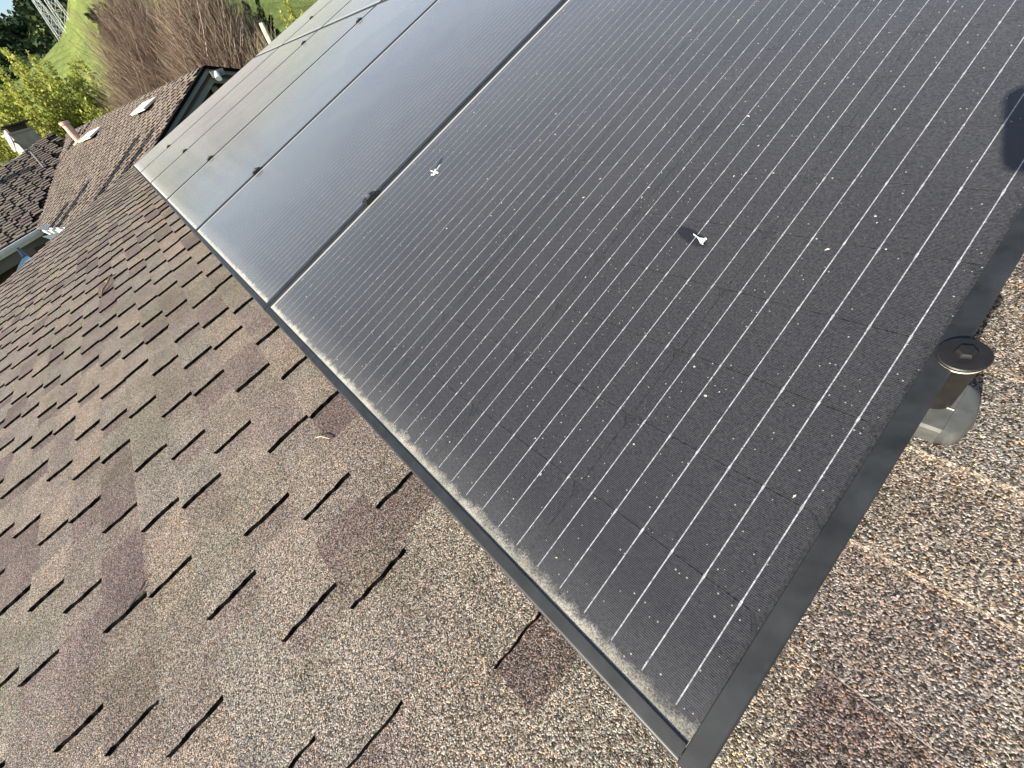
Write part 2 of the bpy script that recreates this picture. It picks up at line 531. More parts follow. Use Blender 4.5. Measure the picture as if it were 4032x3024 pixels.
def shingled(parent, u_rng, v_rng, inside, view, n_single, seed, shift0=0.0, butt=0):
    """courses of laminated shingles on the parent's local x (along the eave), y (up the slope), z (out of the roof).
    inside(u, v): is that spot on this roof; view(u, v): size-of-appearance score, 0 when it is not seen.
    The n_single that show largest become objects, the rest one part."""
    rn = random.Random(seed)
    u0, u1 = u_rng
    c0, c1 = math.floor(v_rng[0] / EXPO), math.ceil(v_rng[1] / EXPO)
    strip = MB()
    teeth = []
    for c in range(c0, c1):
        v = c * EXPO
        ed = course_edges(c, u0, u1, shift0 + (0.0 if c < 0 else (0.085 if c % 2 == 0 else -0.068)), rn)
        # base strip of the course, one piece per shingle length
        us = [u0]
        while us[-1] < u1:
            us.append(us[-1] + (rn.uniform(.3, .98) if len(us) == 1 else PERIOD))
        us[-1] = u1
        segs = []
        N = max(1, int((u1 - u0) / 0.25))
        # clip the strip to the polygon by sampling
        run = None
        prev = None
        for i in range(N + 1):
            u = u0 + (u1 - u0) * i / N
            ok = inside(u, v + EXPO * .5)
            if ok and run is None: run = u
            if run is not None and (not ok or i == N):
                segs.append((run, u)); run = None
        for a, b in segs:
            cuts = [a] + [q for q in us if a < q < b] + [b]
            for p, q in zip(cuts, cuts[1:]):
                t = rn.choice(TONES) * 0.9
                L = EXPO + 0.012
                hl = H_LO; hh = H_LO - (H_LO - H_HI) * L / EXPO
                strip.poly([(p, v, hl), (q, v, hl), (q, v + L, hh), (p, v + L, hh)], 0, t)
                strip.poly([(p, v, hl - .0045), (q, v, hl - .0045), (q, v, hl), (p, v, hl)], butt, t)
        for a, b in zip(ed, ed[1:]):
            if not (u0 + .01 < a < u1 - .1) or not inside(a + .05, v + EXPO * .5):
                continue
            w = (b - a) * rn.uniform(.52, .80)
            w = min(w, u1 - a - .005)
            teeth.append((view(a, v + EXPO / 2), a, v, w, rn.choice(TONES)))
    strip.build('course_strip', [M_SHINGLE, M_ASPHALT], parent, tone=True)
    teeth.sort(key=lambda q: -q[0])
    for k, (s, a, v, w, tn) in enumerate(teeth[:n_single]):
        i = min(range(len(WIDTHS)), key=lambda j: abs(WIDTHS[j] - w))
        o = bpy.data.objects.new('shingle', TEETH[(i, rn.randrange(3))])
        o.location = (a, v, 0)
        o.color = (tn, 0, 0, 1)
        link(o, parent)
    rest = MB()
    for s, a, v, w, tn in teeth[n_single:]:
        L = EXPO + .004
        hl, hh = H_LO, H_LO - (H_LO - H_HI) * L / EXPO
        b = len(rest.v)
        rest.v += [(a, v, hl - .0006), (a + w, v, hl - .0006), (a + w, v + L, hh - .0006), (a, v + L, hh - .0006),
                   (a, v, hl + THICK), (a + w, v, hl + THICK), (a + w, v + L, hh + THICK), (a, v + L, hh + THICK)]
        for f, m in (((4, 5, 6, 7), 0), ((0, 1, 5, 4), butt), ((1, 2, 6, 5), 1), ((3, 0, 4, 7), 1)):
            rest.f.append(tuple(b + i for i in f)); rest.m.append(m); rest.t.append(tn)
    if rest.f:
        o = rest.build('shingles', [M_SHINGLE, M_ASPHALT], parent, tone=True)
        o['kind'] = 'stuff'

# ------------------------------------------------------------------ the house under the panels
MROOF = Matrix(((1, 0, 0, 0),
                (0, math.cos(PITCH), -math.sin(PITCH), 0),
                (0, math.sin(PITCH), math.cos(PITCH), 0),
                (0, 0, 0, 1)))                 # local x along the eave, y up the slope, z out of the roof; z = 0 is the top of the panels
DECK = -0.105
CAMI = cm.inverted()
def in_frame(P, margin=0.03):
    q = CAMI @ Vector(P)
    if q.z > -0.05: return None
    x = q.x / -q.z * FPX / FULL_W; y = q.y / -q.z * FPX / FULL_W
    if abs(x) > .5 + margin or abs(y) > .375 + margin: return None
    return -q.z
house = empty('house', MROOF)
tag(house, 'house with brown laminated shingle roof that carries the solar panels', 'house')
RAKE = 7.82
V_EAVE, V_RIDGE = -2.95, 3.75
deck = MB()
deck.box((-1.6, V_EAVE, DECK - .02), (RAKE - .015, V_RIDGE, DECK))
roof = deck.build('roof', simple('roof_deck', (0.05, 0.045, 0.04), 0.9), house)
holder = bpy.data.objects.new('shingle_field', None)
def view_house(u, v):
    P = MROOF @ Vector((u, v, DECK))
    d = in_frame(P)
    if d is None: return 0
    if u > -.04 and v > 0.05 and u < 6.2: return 0.0
    dist = (P - CAM).length
    return 1 / dist
class Shift:
    pass
# the shingles sit on the deck: shift their local frame with the roof part itself
roof_top = deck
for vtx in roof.data.vertices: vtx.co.z -= DECK
roof.location = (0, 0, DECK)
shingled(roof, (-1.6, RAKE), (V_EAVE, V_RIDGE), lambda u, v: V_EAVE <= v <= V_RIDGE, view_house, 300, 11)
M_TRIM = simple('grey_green_trim_paint', (0.17, 0.18, 0.165), 0.6, noise=(4, 0.12))
M_WALL = simple('brown_stucco', (0.16, 0.12, 0.085), 0.9, noise=(7, 0.2), bump=(60, 0.4, 0.01))
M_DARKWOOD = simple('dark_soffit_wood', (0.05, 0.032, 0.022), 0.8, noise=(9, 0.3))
m = MB(); m.box((RAKE - .014, V_EAVE, DECK - .17), (RAKE + .02, V_RIDGE, DECK + .001)); m.build('rake_board', M_TRIM, house)
m = MB(); m.box((-1.6, V_EAVE - .03, DECK - .17), (RAKE + .02, V_EAVE - .002, DECK + .001)); m.build('fascia', M_TRIM, house)
wl = MB()
iv = MROOF.inverted()
def loc(p): return iv @ Vector(p)
yb, yt = MROOF @ Vector((0, V_EAVE + .5, DECK)), MROOF @ Vector((0, V_RIDGE, DECK))
b8 = []
for z_lo in (True, False):
    for (x, P) in ((-1.3, yb), (RAKE - .4, yb), (RAKE - .4, yt), (-1.3, yt)):
        b8.append(loc((x, P.y, -4.3 if z_lo else P.z - .08)))
wl.hexa(b8); wl.build('wall', M_WALL, house)

# ------------------------------------------------------------------ solar panels
PW, PL, PITCH_U, PITCH_V = 1.0455, 1.754, 1.05, 1.766
RAIL_N, RAIL_F, RAIL_B = 0.0155, 0.0110, 0.0135
FH = 0.040
def rail_mesh(prof, a, b, mitre0=0.0, mitre1=0.0):
    """prof: closed outline of (across, height); swept along y from a to b"""
    n = len(prof)
    vs = [(x, a + mitre0 * x, z) for x, z in prof] + [(x, b + mitre1 * x, z) for x, z in prof]
    fs = [tuple((i, (i + 1) % n, n + (i + 1) % n, n + i)) for i in range(n)]
    fs += [tuple(range(n - 1, -1, -1)), tuple(range(n, 2 * n))]
    return vs, fs
def flat_profile(w, out_round, in_round=.0006):
    p = [(0, -FH), (w + .012, -FH), (w + .012, -FH + .002), (w, -FH + .002), (w, -in_round)]
    for k in range(1, 4):
        t = k / 3 * math.pi / 2
        p.append((w - in_round + in_round * math.cos(t), -in_round + in_round * math.sin(t)))
    for k in range(0, 7):
        t = math.pi / 2 + k / 6 * math.pi / 2
        p.append((out_round + out_round * math.cos(t), -out_round + out_round * math.sin(t)))
    return p
PROF_N = flat_profile(RAIL_N, .0022)
PROF_F = flat_profile(RAIL_F, .0018)
PROF_B = flat_profile(RAIL_B, .0030, .0012)
def rail(parent, prof, kind):
    if kind == 'near':
        vs, fs = rail_mesh(prof, 0, PL)
    elif kind == 'far':
        vs, fs = rail_mesh(prof, 0, PL)
        vs = [(PW - x, y, z) for x, y, z in vs]; fs = [f[::-1] for f in fs]
    elif kind == 'low':
        vs, fs = rail_mesh(prof, RAIL_N + .0004, PW - RAIL_F - .0004)
        vs = [(y, x, z) for x, y, z in vs]; fs = [f[::-1] for f in fs]
    else:
        vs, fs = rail_mesh(prof, RAIL_N + .0004, PW - RAIL_F - .0004)
        vs = [(y, PL - x, z) for x, y, z in vs]
    vs = [(x, y, z) for x, y, z in vs]
    return mesh_obj('frame_rail', vs, fs, M_FRAME, parent)
CU0, CV0, CPU, CPV = 0.0185, 0.0240, 0.1690, 0.0862      # first cell corner and pitch inside a panel
CW, CH = 0.1677, 0.0850
def cell_outline(x, y, z):
    ch = 0.0075; cl = 0.0125
    return [(x, y, z), (x + CW, y, z), (x + CW, y + CH - cl, z), (x + CW - ch, y + CH, z), (x + ch, y + CH, z), (x, y + CH - cl, z)]
Z_GLASS, Z_CELL, Z_BACK = -0.0016, -0.0036, -0.0046
cell_me = None
bar_me = None
def panel(col, row, label, detailed):
    p = empty('solar_panel', MROOF @ Matrix.Translation((-0.009 + col * PITCH_U, -0.0105 + row * PITCH_V, 0)))
    tag(p, label, 'solar panel', 'black solar panels on the shingle roof')
    return p
ORD = ('first', 'second', 'third', 'fourth', 'fifth', 'sixth')
def panel_label(c, r):
    if c == 0 and r == 0: return 'dusty solar panel with two bird droppings and clear white busbars, beside the mounting post'
    if r == 0:
        return (None, 'lower row dusty panel next to the one with bird droppings', 'third lower row panel from the mounting post, pale with dust',
                'fourth lower row panel from the mounting post, pale grey', 'fifth lower row panel from the mounting post, narrow pale strip',
                'last lower row panel, at the roof edge by the gable')[c]
    return ('upper row panel just above the one with bird droppings', 'second upper row panel from the mounting post, above its seam', 'third upper row panel from the mounting post, past the crossing seam',
            'fourth upper row panel from the mounting post, past the crossing seam', 'fifth upper row panel, pale strip beyond the crossing seam', 'last upper row panel, edge against the yellow shrub')[c]
proto = {}
def build_panel_parts(p, detailed):
    global cell_me, bar_me
    rail(p, PROF_N, 'near'); rail(p, PROF_F, 'far'); rail(p, PROF_B, 'low'); rail(p, PROF_F, 'top')
    m = MB(); m.poly([(RAIL_N - .004, RAIL_B - .004, Z_BACK), (PW - RAIL_F + .004, RAIL_B - .004, Z_BACK), (PW - RAIL_F + .004, PL - RAIL_F + .004, Z_BACK), (RAIL_N - .004, PL - RAIL_F + .004, Z_BACK)])
    m.build('backsheet', M_BACK, p)
    if detailed:
        me = bpy.data.meshes.new('cell')
        me.from_pydata(cell_outline(0, 0, 0), [], [(0, 1, 2, 3, 4, 5)])
        me.materials.append(M_CELL)
        for i in range(6):
            for j in range(20):
                o = bpy.data.objects.new('cell', me)
                o.location = (CU0 + i * CPU, CV0 + j * CPV, Z_CELL)
                link(o, p)
    else:
        m = MB()
        for i in range(6):
            for j in range(20):
                m.poly(cell_outline(CU0 + i * CPU, CV0 + j * CPV, Z_CELL))
        o = m.build('cells', M_CELL, p); o['kind'] = 'stuff'
    # ribbons, a shallow bent strip over every cell
    def bar_geo(mb, x):
        w = .00046
        prev = None
        ys = []
        for j in range(20):
            y = CV0 + j * CPV
            ys += [(y + .0015, w), (y + CH - .006, w), (y + CH - .001, w * 1.9), (y + CPV, w * 1.9)]
        ys = ys[:-2] + [(CV0 + 19 * CPV + CH - .002, w)]
        for (a, wa), (b, wb) in zip(ys, ys[1:]):
            mb.poly([(x - wa, a, 0), (x + wa, a, 0), (x + wb, b, 0), (x - wb, b, 0)])
    if detailed:
        mb = MB(); bar_geo(mb, 0)
        first = mb.build('busbar', M_RIBBON, p)
        for i in range(6):
            for k in range(6):
                x = CU0 + i * CPU + CW / 12 + k * CW / 6
                o = first if (i == 0 and k == 0) else link(first.copy(), p)
                o.location = (x, 0, Z_CELL + .0003)
    else:
        mb = MB()
        for i in range(6):
            for k in range(6): bar_geo(mb, CU0 + i * CPU + CW / 12 + k * CW / 6)
        for q in range(len(mb.v)): mb.v[q] = (mb.v[q][0], mb.v[q][1], Z_CELL + .0003)
        o = mb.build('busbars', M_RIBBON, p); o['kind'] = 'stuff'
    m = MB(); m.poly([(RAIL_N - .003, RAIL_B - .003, Z_GLASS), (PW - RAIL_F + .003, RAIL_B - .003, Z_GLASS), (PW - RAIL_F + .003, PL - RAIL_F + .003, Z_GLASS), (RAIL_N - .003, PL - RAIL_F + .003, Z_GLASS)])
    m.build('glass', M_GLASS, p)
first_plain = None
for r in range(2):
    for c in range(6):
        p = panel(c, r, panel_label(c, r), False)
        if c == 0 and r == 0:
            build_panel_parts(p, True)
        elif first_plain is None:
            first_plain = p
            build_panel_parts(p, False)
        else:
            for ch in list(first_plain.children):
                o = ch.copy(); link(o, p)

# clamps in the seams
M_CLAMP = simple('black_clamp', (0.014, 0.014, 0.014), 0.5)
clamp_spots = [(1, .350, 'black clamp with bolt in the seam beside the bird dropping panel'), (2, .338, 'black clamp low in the second seam from the post'), (3, .336, 'black clamp low in the third seam from the post'),
               (4, .338, 'small black clamp low in the fourth seam from the post'), (5, .338, 'small black clamp low in the last seam by the gable'),
               (3, 1.575, 'black clamp just below the crossing seam, third seam from the post'), (4, 1.575, 'small black clamp just below the crossing seam, fourth seam from the post'),
               (4, 2.165, 'small black clamp above the crossing seam, fourth seam from the post'), (5, 2.165, 'small black clamp above the crossing seam, last seam by the yellow shrub')]
cl0 = None
for c, v, lab in clamp_spots:
    M_ = MROOF @ Matrix.Translation((c * PITCH_U - .0112, v, 0))
    if cl0 is None:
        cl0 = empty('panel_clamp', M_)
        m = MB(); m.box((-.0025, -.022, -.03), (.0025, .022, .0004)); m.box((-.014, -.020, .0005), (.014, .020, .0055)); m.box((-.010, -.016, .0056), (.010, .016, .0085)); m.build('clamp_plate', M_CLAMP, cl0)
        m = MB(); m.lathe([(.0065, .0086), (.0065, .0135), (.0045, .0150), (.002, .0152)], (0, 0, 0), (0, 0, 1), 6); m.build('bolt', M_BOLT, cl0)
        o = cl0
    else:
        o = empty('panel_clamp', M_)
        for ch in cl0.children: link(ch.copy(), o)
    tag(o, lab, 'clamp', 'clamps between the solar panels')

# levelling post at the free edge of the array
post = empty('mounting_post', MROOF @ Matrix.Translation((-0.0100, 0.349, 0)))
tag(post, 'black round mounting post with domed cap at the edge of the panels', 'mounting post')
zt = -0.064
m = MB(); m.lathe([(.0124, zt + .0004), (.0124, -.0018)], (0, 0, 0), (0, 0, 1), 40); m.build('post', M_BLACKPL, post, smooth=False)
m = MB(); m.lathe([(.0136, -.0017), (.0146, -.0013), (.0146, .0003)], (0, 0, 0), (0, 0, 1), 48); m.build('rim_glint', M_CREAM, post)  # cream ring: the bright specular edge of the cap put into colour
m = MB(); m.lathe([(.0148, .0005), (.0153, .0014), (.0153, .0030), (.0145, .0038), (.0100, .0043)], (0, 0, 0), (0, 0, 1), 48); m.build('cap', M_BLACKPL, post)
m = MB(); m.lathe([(.0066, .0046), (.0060, .0066), (.0044, .0074), (.0014, .0075)], (0, .001, 0), (0, 0, 1), 6); m.build('hex_boss', M_BLACKPL, post)
m = MB()
prof = [(-.030, zt - .003), (-.028, zt), (.021, zt), (.024, zt - .004), (.024, DECK + .012), (-.030, DECK + .012)]
vs = [(-.0150, y, z) for y, z in prof] + [(.060, y, z) for y, z in prof]
n = len(prof)
fs = [tuple(range(n)), tuple(range(2 * n - 1, n - 1, -1))] + [((i + 1) % n, i, n + i, n + (i + 1) % n) for i in range(n)]
mesh_obj('foot', vs, fs, M_ALU, post)
# rounded end piece of the foot
vs, fs = [], []
K = 14
for k in range(K + 1):
    t = math.pi * k / K
    y = -.003 - .0265 * math.cos(t)
    e = math.sin(t) ** .7
    vs += [(-.0152, y, zt - .0005), (-.0152 - .0035 - .008 * e, y * .96, zt - .004), (-.0152 - .005 - .0105 * e, y * .95, zt - .016), (-.0152 - .005 - .0105 * e, y * .95, DECK + .012), (-.0152, y, DECK + .012)]
for k in range(K):
    for j in range(4):
        a = 5 * k + j
        fs.append((a, a + 1, a + 6, a + 5))
fs.append(tuple(range(0, 5))[::-1]); fs.append(tuple(range(5 * K, 5 * K + 5)))
mesh_obj('end_cap', vs, fs, M_ALU, post, smooth=True)
m = MB(); m.box((-.0149, -.0072, zt + .0003), (.055, -.0064, zt + .0009)); m.build('seam_line', M_CREAM, post)

# ------------------------------------------------------------------ the phone that takes the picture (its shadow falls on the panel)
ph = empty('phone', cm)
tag(ph, 'dark phone held over the panel, seen only by its shadow', 'phone')
def rrect(x0, x1, y0, y1, r, n=6):
    out = []
    for cx, cy, a0 in ((x1 - r, y1 - r, 0), (x0 + r, y1 - r, 90), (x0 + r, y0 + r, 180), (x1 - r, y0 + r, 270)):
        for k in range(n + 1):
            a = R(a0 + 90 * k / n); out.append((cx + r * math.cos(a), cy + r * math.sin(a)))
    return out
ol = rrect(-.030, .119, -.047, .0295, .0125)
n = len(ol)
vs = [(x, y, .004) for x, y in ol] + [(x, y, .012) for x, y in ol]
fs = [tuple(range(n))[::-1], tuple(range(n, 2 * n))] + [(i, (i + 1) % n, n + (i + 1) % n, n + i) for i in range(n)]
mesh_obj('body', vs, fs, M_BLACKPL, ph)
m = MB()
for cx, cy in ((-.013, -.012), (-.013, .012)):
    m.lathe([(.0075, .0038), (.0075, .0022)], (cx, cy, 0), (0, 0, -1) if False else (0, 0, 1), 20)
m.build('lens', M_BLACKPL, ph)

# ------------------------------------------------------------------ droppings, twigs and bits
M_WHITE = simple('white_dropping', (0.80, 0.79, 0.76), 0.8)
M_TAN = simple('tan_bits', (0.50, 0.40, 0.26), 0.9, noise=(200, 0.3))
M_TWIGB = simple('dark_stick', (0.035, 0.028, 0.024), 0.8)
def blob(name, mat, cx, cy, z, lobes, label, cat, group=None, h=.0012):
    """a dried splash: a low irregular mound"""
    rn = random.Random(int(cx * 1e4) + int(cy * 1e3))
    o = empty(name, MROOF @ Matrix.Translation((cx, cy, z)))
    m = MB()
    for (lx, ly, rx, ry, rot) in lobes:
        n = 14
        ring, ring2 = [], []
        for k in range(n):
            t = 2 * math.pi * k / n
            f = rn.uniform(.7, 1.15)
            x, y = rx * f * math.cos(t), ry * f * math.sin(t)
            x, y = x * math.cos(rot) - y * math.sin(rot), x * math.sin(rot) + y * math.cos(rot)
            ring.append((lx + x, ly + y, 0)); ring2.append((lx + x * .6, ly + y * .6, h))
        for k in range(n):
            m.poly([ring[k], ring[(k + 1) % n], ring2[(k + 1) % n], ring2[k]])
        m.poly(ring2)
    m.build('splash', mat, o)
    return tag(o, label, cat, group)
zg = Z_GLASS + .0001
blob('bird_dropping', M_WHITE, .238, .4135, zg, [(0, 0, .0052, .0032, .4), (.0050, .0016, .0034, .0010, .5), (-.0030, .0025, .0020, .0013, 0), (-.0012, -.0042, .0012, .0008, .3), (-.0045, -.0058, .0010, .0007, 0), (.0112, .0046, .0040, .0005, .45)],
     'small white bird dropping beside a dark washed smear, among white busbars', 'bird dropping', 'bird droppings on the panel')
blob('bird_dropping', M_WHITE, .888, .459, zg, [(0, 0, .010, .0045, 1.0), (.007, .007, .007, .0025, 1.3), (-.008, .002, .006, .002, .2), (.004, -.006, .0035, .002, .4), (.016, .004, .009, .0012, .15), (.006, .020, .010, .0012, 1.35)],
     'larger starry white bird dropping near the first seam and its clamp', 'bird dropping', 'bird droppings on the panel')
# loose husks on the glass
rn = random.Random(5)
m = MB()
for k in range(90):
    u, v = rn.uniform(.03, 1.0), rn.uniform(.03, 1.5) ** 1.0
    a = rn.uniform(0, 3.14); l = rn.uniform(.0010, .0028); w = l * rn.uniform(.35, .6)
    ca, sa = math.cos(a), math.sin(a)
    pts = [(u + l * ca, v + l * sa, zg), (u - w * sa, v + w * ca, zg + .0006), (u - l * ca, v - l * sa, zg), (u + w * sa, v - w * ca, zg + .0006)]
    m.poly([MROOF @ Vector(q) for q in pts])
o = m.build('seed_husks', simple('pale_husk', (0.55, 0.50, 0.40), 0.9)); o['kind'] = 'stuff'

def twig(name, pts, rads, mat, label, cat='twig', sub=()):
    o = empty(name, MROOF @ Matrix.Translation(pts[0]))
    p0 = Vector(pts[0])
    m = MB(); m.tube([Vector(q) - p0 for q in pts], rads, 6); m.build('stem', mat, o)
    for sp, sr in sub:
        m = MB(); m.tube([Vector(q) - p0 for q in sp], sr, 5); m.build('side_shoot', mat, o)
    return tag(o, label, cat)
zr = DECK + .013
twig('twig', [(3.00, -.60, zr + .004), (3.06, -.575, zr + .012), (3.10, -.55, zr + .010), (3.15, -.52, zr + .016), (3.16, -.49, zr + .006)], [.003, .005, .004, .004, .002], simple('orange_brown_twig', (0.34, 0.20, 0.11), 0.9, noise=(80, .4)),
     'curled orange brown dry twig lying on the shingles', 'twig', [([(3.13, -.53, zr + .012), (3.17, -.56, zr + .012)], [.003, .0015])])
twig('stick', [(.775, -.560, zr + .001), (.776, -.535, zr + .004), (.768, -.512, zr + .006)], [.0022, .002, .0012], M_TWIGB, 'short dark forked stick caught under a shingle tab', 'stick', [([(.775, -.535, zr + .004), (.785, -.512, zr + .006)], [.0015, .001])])
twig('straw', [(.655, -.097, zr + .001), (.675, -.106, zr + .005), (.690, -.118, zr + .002)], [.0009, .0009, .0005], M_TAN, 'thin pale straw lying beside the lower panel frame', 'straw')
twig('straw', [(.187, -.105, zr + .002), (.176, -.112, zr + .004)], [.0009, .0006], M_TAN, 'tiny pale straw across a dark tab edge near the panel corner', 'straw')

# ------------------------------------------------------------------ the neighbouring wing with its gable
A_ = at(803, 262, 10); F_ = at(262, 527, 18); COR = at(150, 897, 14)
def plane_n(a, b, c):
    n = (b - a).cross(c - a).normalized()
    return n if n.z > 0 else -n
def hit(px, py, a, n):
    d = ray(px, py)
    return CAM + d * ((a - CAM).dot(n) / d.dot(n))
NG = plane_n(A_, F_, COR)
VAL = hit(258, 564, A_, NG)
GUT = at(0, 985, 14.0)
NL = plane_n(COR, VAL, GUT)
TOP = hit(210, 522, COR, NL); LEFT = hit(0, 670, COR, NL)
wing = empty('neighbour_house', Matrix.Translation(A_))
tag(wing, 'neighbouring house wing with brown shingle gable, grey green bargeboards and white gutter', 'house')
def frame_of(org, xdir, n):
    x = xdir.normalized(); x = (x - n * x.dot(n)).normalized()
    y = n.cross(x)
    M_ = Matrix.Identity(4)
    for i in range(3): M_[i][0], M_[i][1], M_[i][2], M_[i][3] = x[i], y[i], n[i], org[i]
    return M_
def poly_in(poly):
    def f(u, v):
        c = False
        n = len(poly)
        for i in range(n):
            (x1, y1), (x2, y2) = poly[i], poly[(i + 1) % n]
            if (y1 > v) != (y2 > v) and u < (x2 - x1) * (v - y1) / (y2 - y1) + x1: c = not c
        return c
    return f
def slab_roof(name, M_, pts, seed, nsingle, thick=.03, butt=0, size=1.0):
    """deck slab over the outline pts (world), then its courses"""
    M_ = M_ @ Matrix.Diagonal((size, size, size * 1.6, 1))
    inv = M_.inverted()
    p2 = [(inv @ q).to_2d() for q in pts]
    vs = [(p.x, p.y, 0) for p in p2] + [(p.x, p.y, -thick) for p in p2]
    n = len(p2)
    fs = [tuple(range(n)), tuple(range(2 * n - 1, n - 1, -1))] + [((i + 1) % n, i, n + i, n + (i + 1) % n) for i in range(n)]
    o = mesh_obj(name, vs, fs, [M_ASPHALT], wing)
    o.matrix_world = Matrix.Identity(4)
    o.matrix_parent_inverse = wing.matrix_world.inverted()
    o.matrix_basis = M_
    ins = poly_in([(p.x, p.y) for p in p2])
    def vw(u, v):
        P = M_ @ Vector((u, v, 0))
        d = in_frame(P, 0.0)
        return 0 if d is None else 1 / (P - CAM).length
    us = [p.x for p in p2]; vs_ = [p.y for p in p2]
    shingled(o, (min(us), max(us)), (min(vs_), max(vs_)), ins, vw, nsingle, seed, shift0=.13 * seed, butt=butt)
    return o
rakedir = (hit(641, 525, A_, NG) - A_).normalized()
eave_dir = (A_ - F_).normalized()
# lower end of the rake where it meets the eave line through the valley's foot
nrm = NG.cross(eave_dir)
tt = (COR - A_).dot(nrm) / rakedir.dot(nrm)
RB = A_ + rakedir * tt
FX = F_ + (F_ - A_).normalized() * 1.2
MG = frame_of(A_, (F_ - A_), NG)
if MG.col[1].z < 0:
    MG = frame_of(A_, (A_ - F_), NG)
slab_roof('gable_roof', MG, [A_, RB, COR, VAL, F_], 3, 150, size=.9)
ML = frame_of(COR, (COR - GUT), NL)
if ML.col[1].z < 0: ML = frame_of(COR, (GUT - COR), NL)
GUT2 = COR + (GUT - COR) * 4.0
LEFT2 = TOP + (LEFT - TOP) * 2.2
slab_roof('hip_roof', ML, [COR, VAL, TOP, LEFT2, GUT2], 4, 150, butt=1, size=1.25)  # black course butts here stand in for the shadows under the tabs
# far side of the gable
rdir = (at(940, 276, 10.25) - A_)
RR = A_ + rdir.normalized() * 4.5
back_shift = (F_ - A_)
m = MB()
n2 = (RR - A_).cross(back_shift).normalized()
n2 = n2 if n2.z > 0 else -n2
q = [A_, RR, RR + back_shift, F_]
m.hexa([p - n2 * .05 for p in q] + [p + n2 * .006 for p in q])
o = m.build('back_roof', M_ASPHALT, None); o.parent = wing; o.matrix_parent_inverse = wing.matrix_world.inverted()
def wpart(mb, name, mat, smooth=False, tone=False):
    o = mb.build(name, mat, None, smooth, tone)
    o.parent = wing; o.matrix_parent_inverse = wing.matrix_world.inverted()
    return o
# bargeboards: a deep board and a narrow one above it on each rake
back = (F_ - A_).normalized()
for a, b in ((A_, RB), (A_, RR)):
    d = (b - a).normalized()
    nn = Vector((0, 0, 1))
    dn = (Vector((0, 0, -1)) - d * d.dot(Vector((0, 0, -1)))).normalized()
    m = MB()
    p = [a + dn * .075, b + dn * .075, b + dn * .21, a + dn * .21]
    m.hexa([q + back * .05 for q in p] + [q + back * .02 for q in p]); wpart(m, 'bargeboard', M_TRIM)
    m = MB()
    p = [a + dn * .03, b + dn * .03, b + dn * .085, a + dn * .085]
    m.hexa([q + back * .018 for q in p] + [q - back * .012 for q in p]); wpart(m, 'drip_trim', M_TRIM)
    m = MB()
    p = [a - dn * .012, b - dn * .012, b + dn * .03, a + dn * .03]
    m.hexa([q + back * .05 for q in p] + [q - back * .035 for q in p]); wpart(m, 'shingle_edge', M_ASPHALT)
    # soffit boards behind
    m = MB()
    p = [a + dn * .10, b + dn * .10, b + dn * .10 + back * .75, a + dn * .10 + back * .75]
    m.hexa([q + dn * .03 for q in p] + p); wpart(m, 'soffit', M_DARKWOOD)
# gable wall set back under the overhang
m = MB()
w0 = back * .75
pw = [A_ + w0 + Vector((0, 0, -.12)), RB + w0 + Vector((0, 0, -.12)), RB + w0 + Vector((0, 0, -3.2)), RR + w0 + Vector((0, 0, -3.2)), RR + w0 + Vector((0, 0, -.12))]
m.poly(pw); m.poly([q + back * .2 for q in pw][::-1]); wpart(m, 'gable_wall', M_WALL)
# boxed outlooker with a pale face, and a dark batten below it
M_PALE = simple('pale_grey_paint', (0.42, 0.44, 0.46), 0.6)
pb = at(832, 338, 10.35); 
m = MB(); m.beam(at(826, 328, 10.35), at(846, 352, 10.2), .10, .09); wpart(m, 'outlooker', M_PALE)
m = MB(); m.beam(at(812, 343, 10.5), at(838, 372, 10.3), .035, .05); wpart(m, 'batten', M_DARKWOOD)
# flood light on the bargeboard
fl = empty('flood_light', Matrix.Translation(at(853, 287, 9.95)))
tag(fl, 'small white flood light fixed to the gable bargeboard', 'flood light')
m = MB(); m.lathe([(.02, 0), (.03, .02), (.045, .10), (.05, .13)], (0, 0, .02), (-.5, -.2, -.6), 14); m.build('lamp_head', simple('white_plastic', (.75, .77, .8), .4), fl)
m = MB(); m.box((-.02, -.09, -.05), (.03, .12, .04)); m.build('base_plate', M_TRIM, fl)

# roof vents: flat pale hoods
M_VENT = simple('cream_metal', (0.62, 0.58, 0.50), 0.5, noise=(8, .12))
def vent(px0, py0, px1, py1, label):
    a = hit(px0, py0, A_, NG) + NG * .10; b = hit(px1, py1, A_, NG) + NG * .10
    up = MG.col[1].to_3d()
    L = b - a
    L2 = L - up * L.dot(up)
    o = empty('roof_vent', Matrix.Translation(a))
    m = MB()
    w = up * .34; t = NG * .03
    q = [Vector(), L2, L2 + w - NG * .06, w - NG * .06]
    m.hexa([p - t for p in q] + q); m.build('hood', M_VENT, o)
    m = MB()
    q = [L2 * .12 + w * .2, L2 * .88 + w * .2, L2 * .88 + w * .85, L2 * .12 + w * .85]
    m.hexa([p - NG * .12 for p in q] + [p - NG * .07 for p in q]); m.build('throat', M_ASPHALT, o)
    tag(o, label, 'roof vent', 'roof vents on the gable roof')
vent(537, 468, 612, 408, 'cream hooded roof vent higher on the gable roof, close to the gable end')
vent(327, 572, 392, 524, 'cream hooded roof vent beside the pinkish flue pipe')

